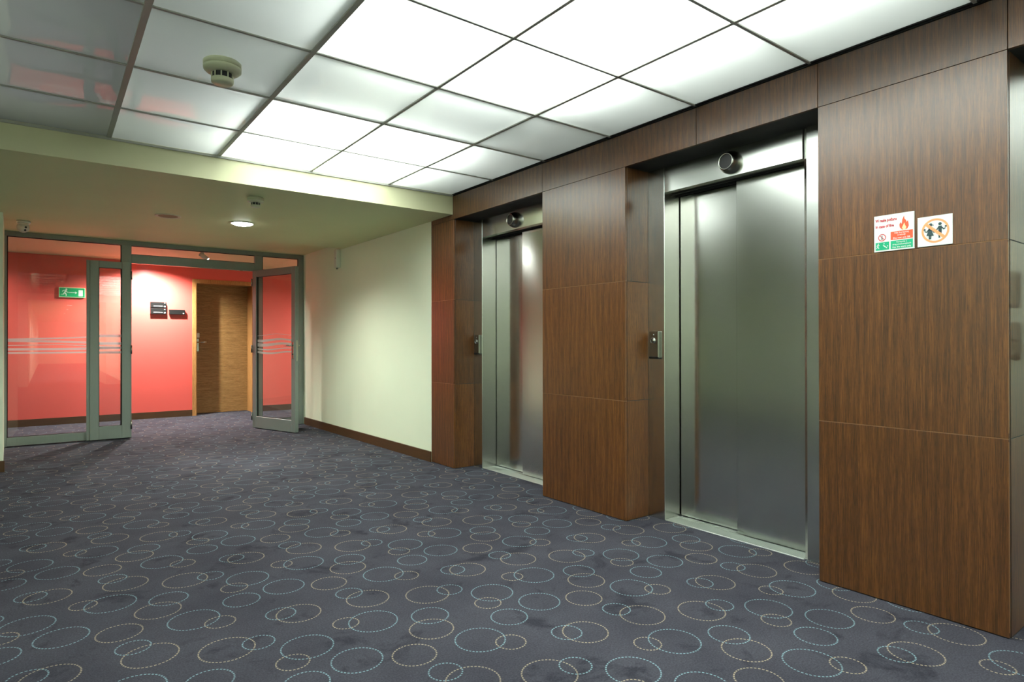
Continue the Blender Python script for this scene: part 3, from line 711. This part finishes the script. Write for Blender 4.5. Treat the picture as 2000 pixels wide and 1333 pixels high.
girl = [disc(-0.014, 0.086, 0.0062, 14), disc(-0.0055, 0.0835, 0.002, 8), limb((-0.0165, 0.072), (-0.0165, 0.062), 0.0050, 0.0055), [(-0.022, 0.064), (-0.030, 0.042), (-0.003, 0.040), (-0.011, 0.064)],
        limb((-0.0195, 0.043), (-0.0185, 0.027), 0.0022), limb((-0.0135, 0.043), (-0.0145, 0.027), 0.0022), limb((-0.019, 0.070), (-0.029, 0.057), 0.0022), limb((-0.029, 0.057), (-0.036, 0.062), 0.002), disc(-0.036, 0.068, 0.0042, 12), limb((-0.012, 0.068), (-0.001, 0.052), 0.0022)]
boy = [disc(0.019, 0.086, 0.0062, 14), limb((0.019, 0.078), (0.019, 0.052), 0.0062, 0.0058), limb((0.014, 0.073), (0.007, 0.062), 0.0022), limb((0.023, 0.073), (0.033, 0.062), 0.0022), limb((0.033, 0.062), (0.0375, 0.068), 0.0018), disc(0.039, 0.0735, 0.0038, 12),
       limb((0.016, 0.054), (0.0165, 0.029), 0.0028), limb((0.022, 0.054), (0.0215, 0.044), 0.0028)]
polys('pictogram', girl, SNAVY, root, M, 0.0002); polys('pictogram', boy, SNAVY, root, M, 0.0002)
# exit sign on the red wall (faces -Y): local x -> +X, y -> +Z, normal -> -Y
MF = Matrix(((1, 0, 0, 0), (0, 0, -1, 0), (0, 1, 0, 0), (0, 0, 0, 1)))
root = empty('exit_sign', (0.272, YR, 1.769)); tag(root, 'green running-man exit sign with arrow on the red wall behind the glass', 'sign')
obj('board', bx(-0.151, 0.151, -0.022, 0, 0, 0.140, bev=0.002), flat('photoluminescent_rim', srgb(200, 245, 190), 0.4), root)
ME = MF @ Matrix.Translation((0, 0, 0.0226))
poly('green_field', rect(-0.143, 0.143, 0.009, 0.131), flat('exit_green', srgb(22, 175, 108), 0.35), root, ME)
SE = flat('exit_pictogram_white', srgb(225, 255, 235), 0.4)
polys('running_figure', [disc(-0.066, 0.113, 0.0105, 16), limb((-0.068, 0.101), (-0.086, 0.066), 0.0085, 0.008), limb((-0.086, 0.066), (-0.068, 0.045), 0.006), limb((-0.068, 0.045), (-0.068, 0.020), 0.0055, 0.0045), limb((-0.088, 0.066), (-0.098, 0.042), 0.006), limb((-0.098, 0.042), (-0.125, 0.042), 0.0045, 0.003),
      limb((-0.074, 0.098), (-0.098, 0.096), 0.0045), limb((-0.098, 0.096), (-0.112, 0.080), 0.004), limb((-0.066, 0.094), (-0.058, 0.072), 0.0045), limb((-0.058, 0.072), (-0.040, 0.070), 0.0035)], SE, root, ME, 0.0004)
polys('arrow', [limb((-0.036, 0.070), (0.040, 0.068), 0.0035), [(0.030, 0.088), (0.058, 0.068), (0.030, 0.048), (0.040, 0.068)]], SE, root, ME, 0.0004)
poly('door_symbol', rect(0.073, 0.122, 0.020, 0.108), SE, root, ME, 0.0004)
# black room signs beside the oak door
def room_sign(x0, x1, z0, z1, label, lines, group=None):
    root = empty('room_sign', ((x0+x1)/2, YR, z0)); tag(root, label, 'sign')
    h_, w_ = z1-z0, (x1-x0)/2
    obj('plate', bx(-w_, w_, -0.045, 0, 0, h_, bev=0.003), BLACKP, root)
    MM = MF @ Matrix.Translation((0, 0, 0.0456))
    if lines:
        bars = []; x = -w_*0.60
        for k in range(11):
            ww = (0.009, 0.006, 0.011, 0.007)[k % 4]
            bars.append(rect(x, x+ww, h_*0.24, h_*0.34)); x += ww+0.0025
        polys('lettering', bars, SW, root, MM)
        polys('emblem', [disc(w_*0.80, h_*0.84, h_*0.06, 12, 1.8)], SW, root, MM)
    polys('emblem', [disc(w_*0.80, h_*0.24, h_*0.10, 12, 1.5)], SW, root, MM)
room_sign(1.222, 1.430, 1.660, 1.745, 'black room sign by the oak door, upper of the stacked pair', True)
room_sign(1.222, 1.430, 1.566, 1.651, 'black room sign by the oak door, lower of the stacked pair', True)
room_sign(1.468, 1.682, 1.566, 1.638, 'single black room sign next to the oak door frame, blank but for a small emblem', False)
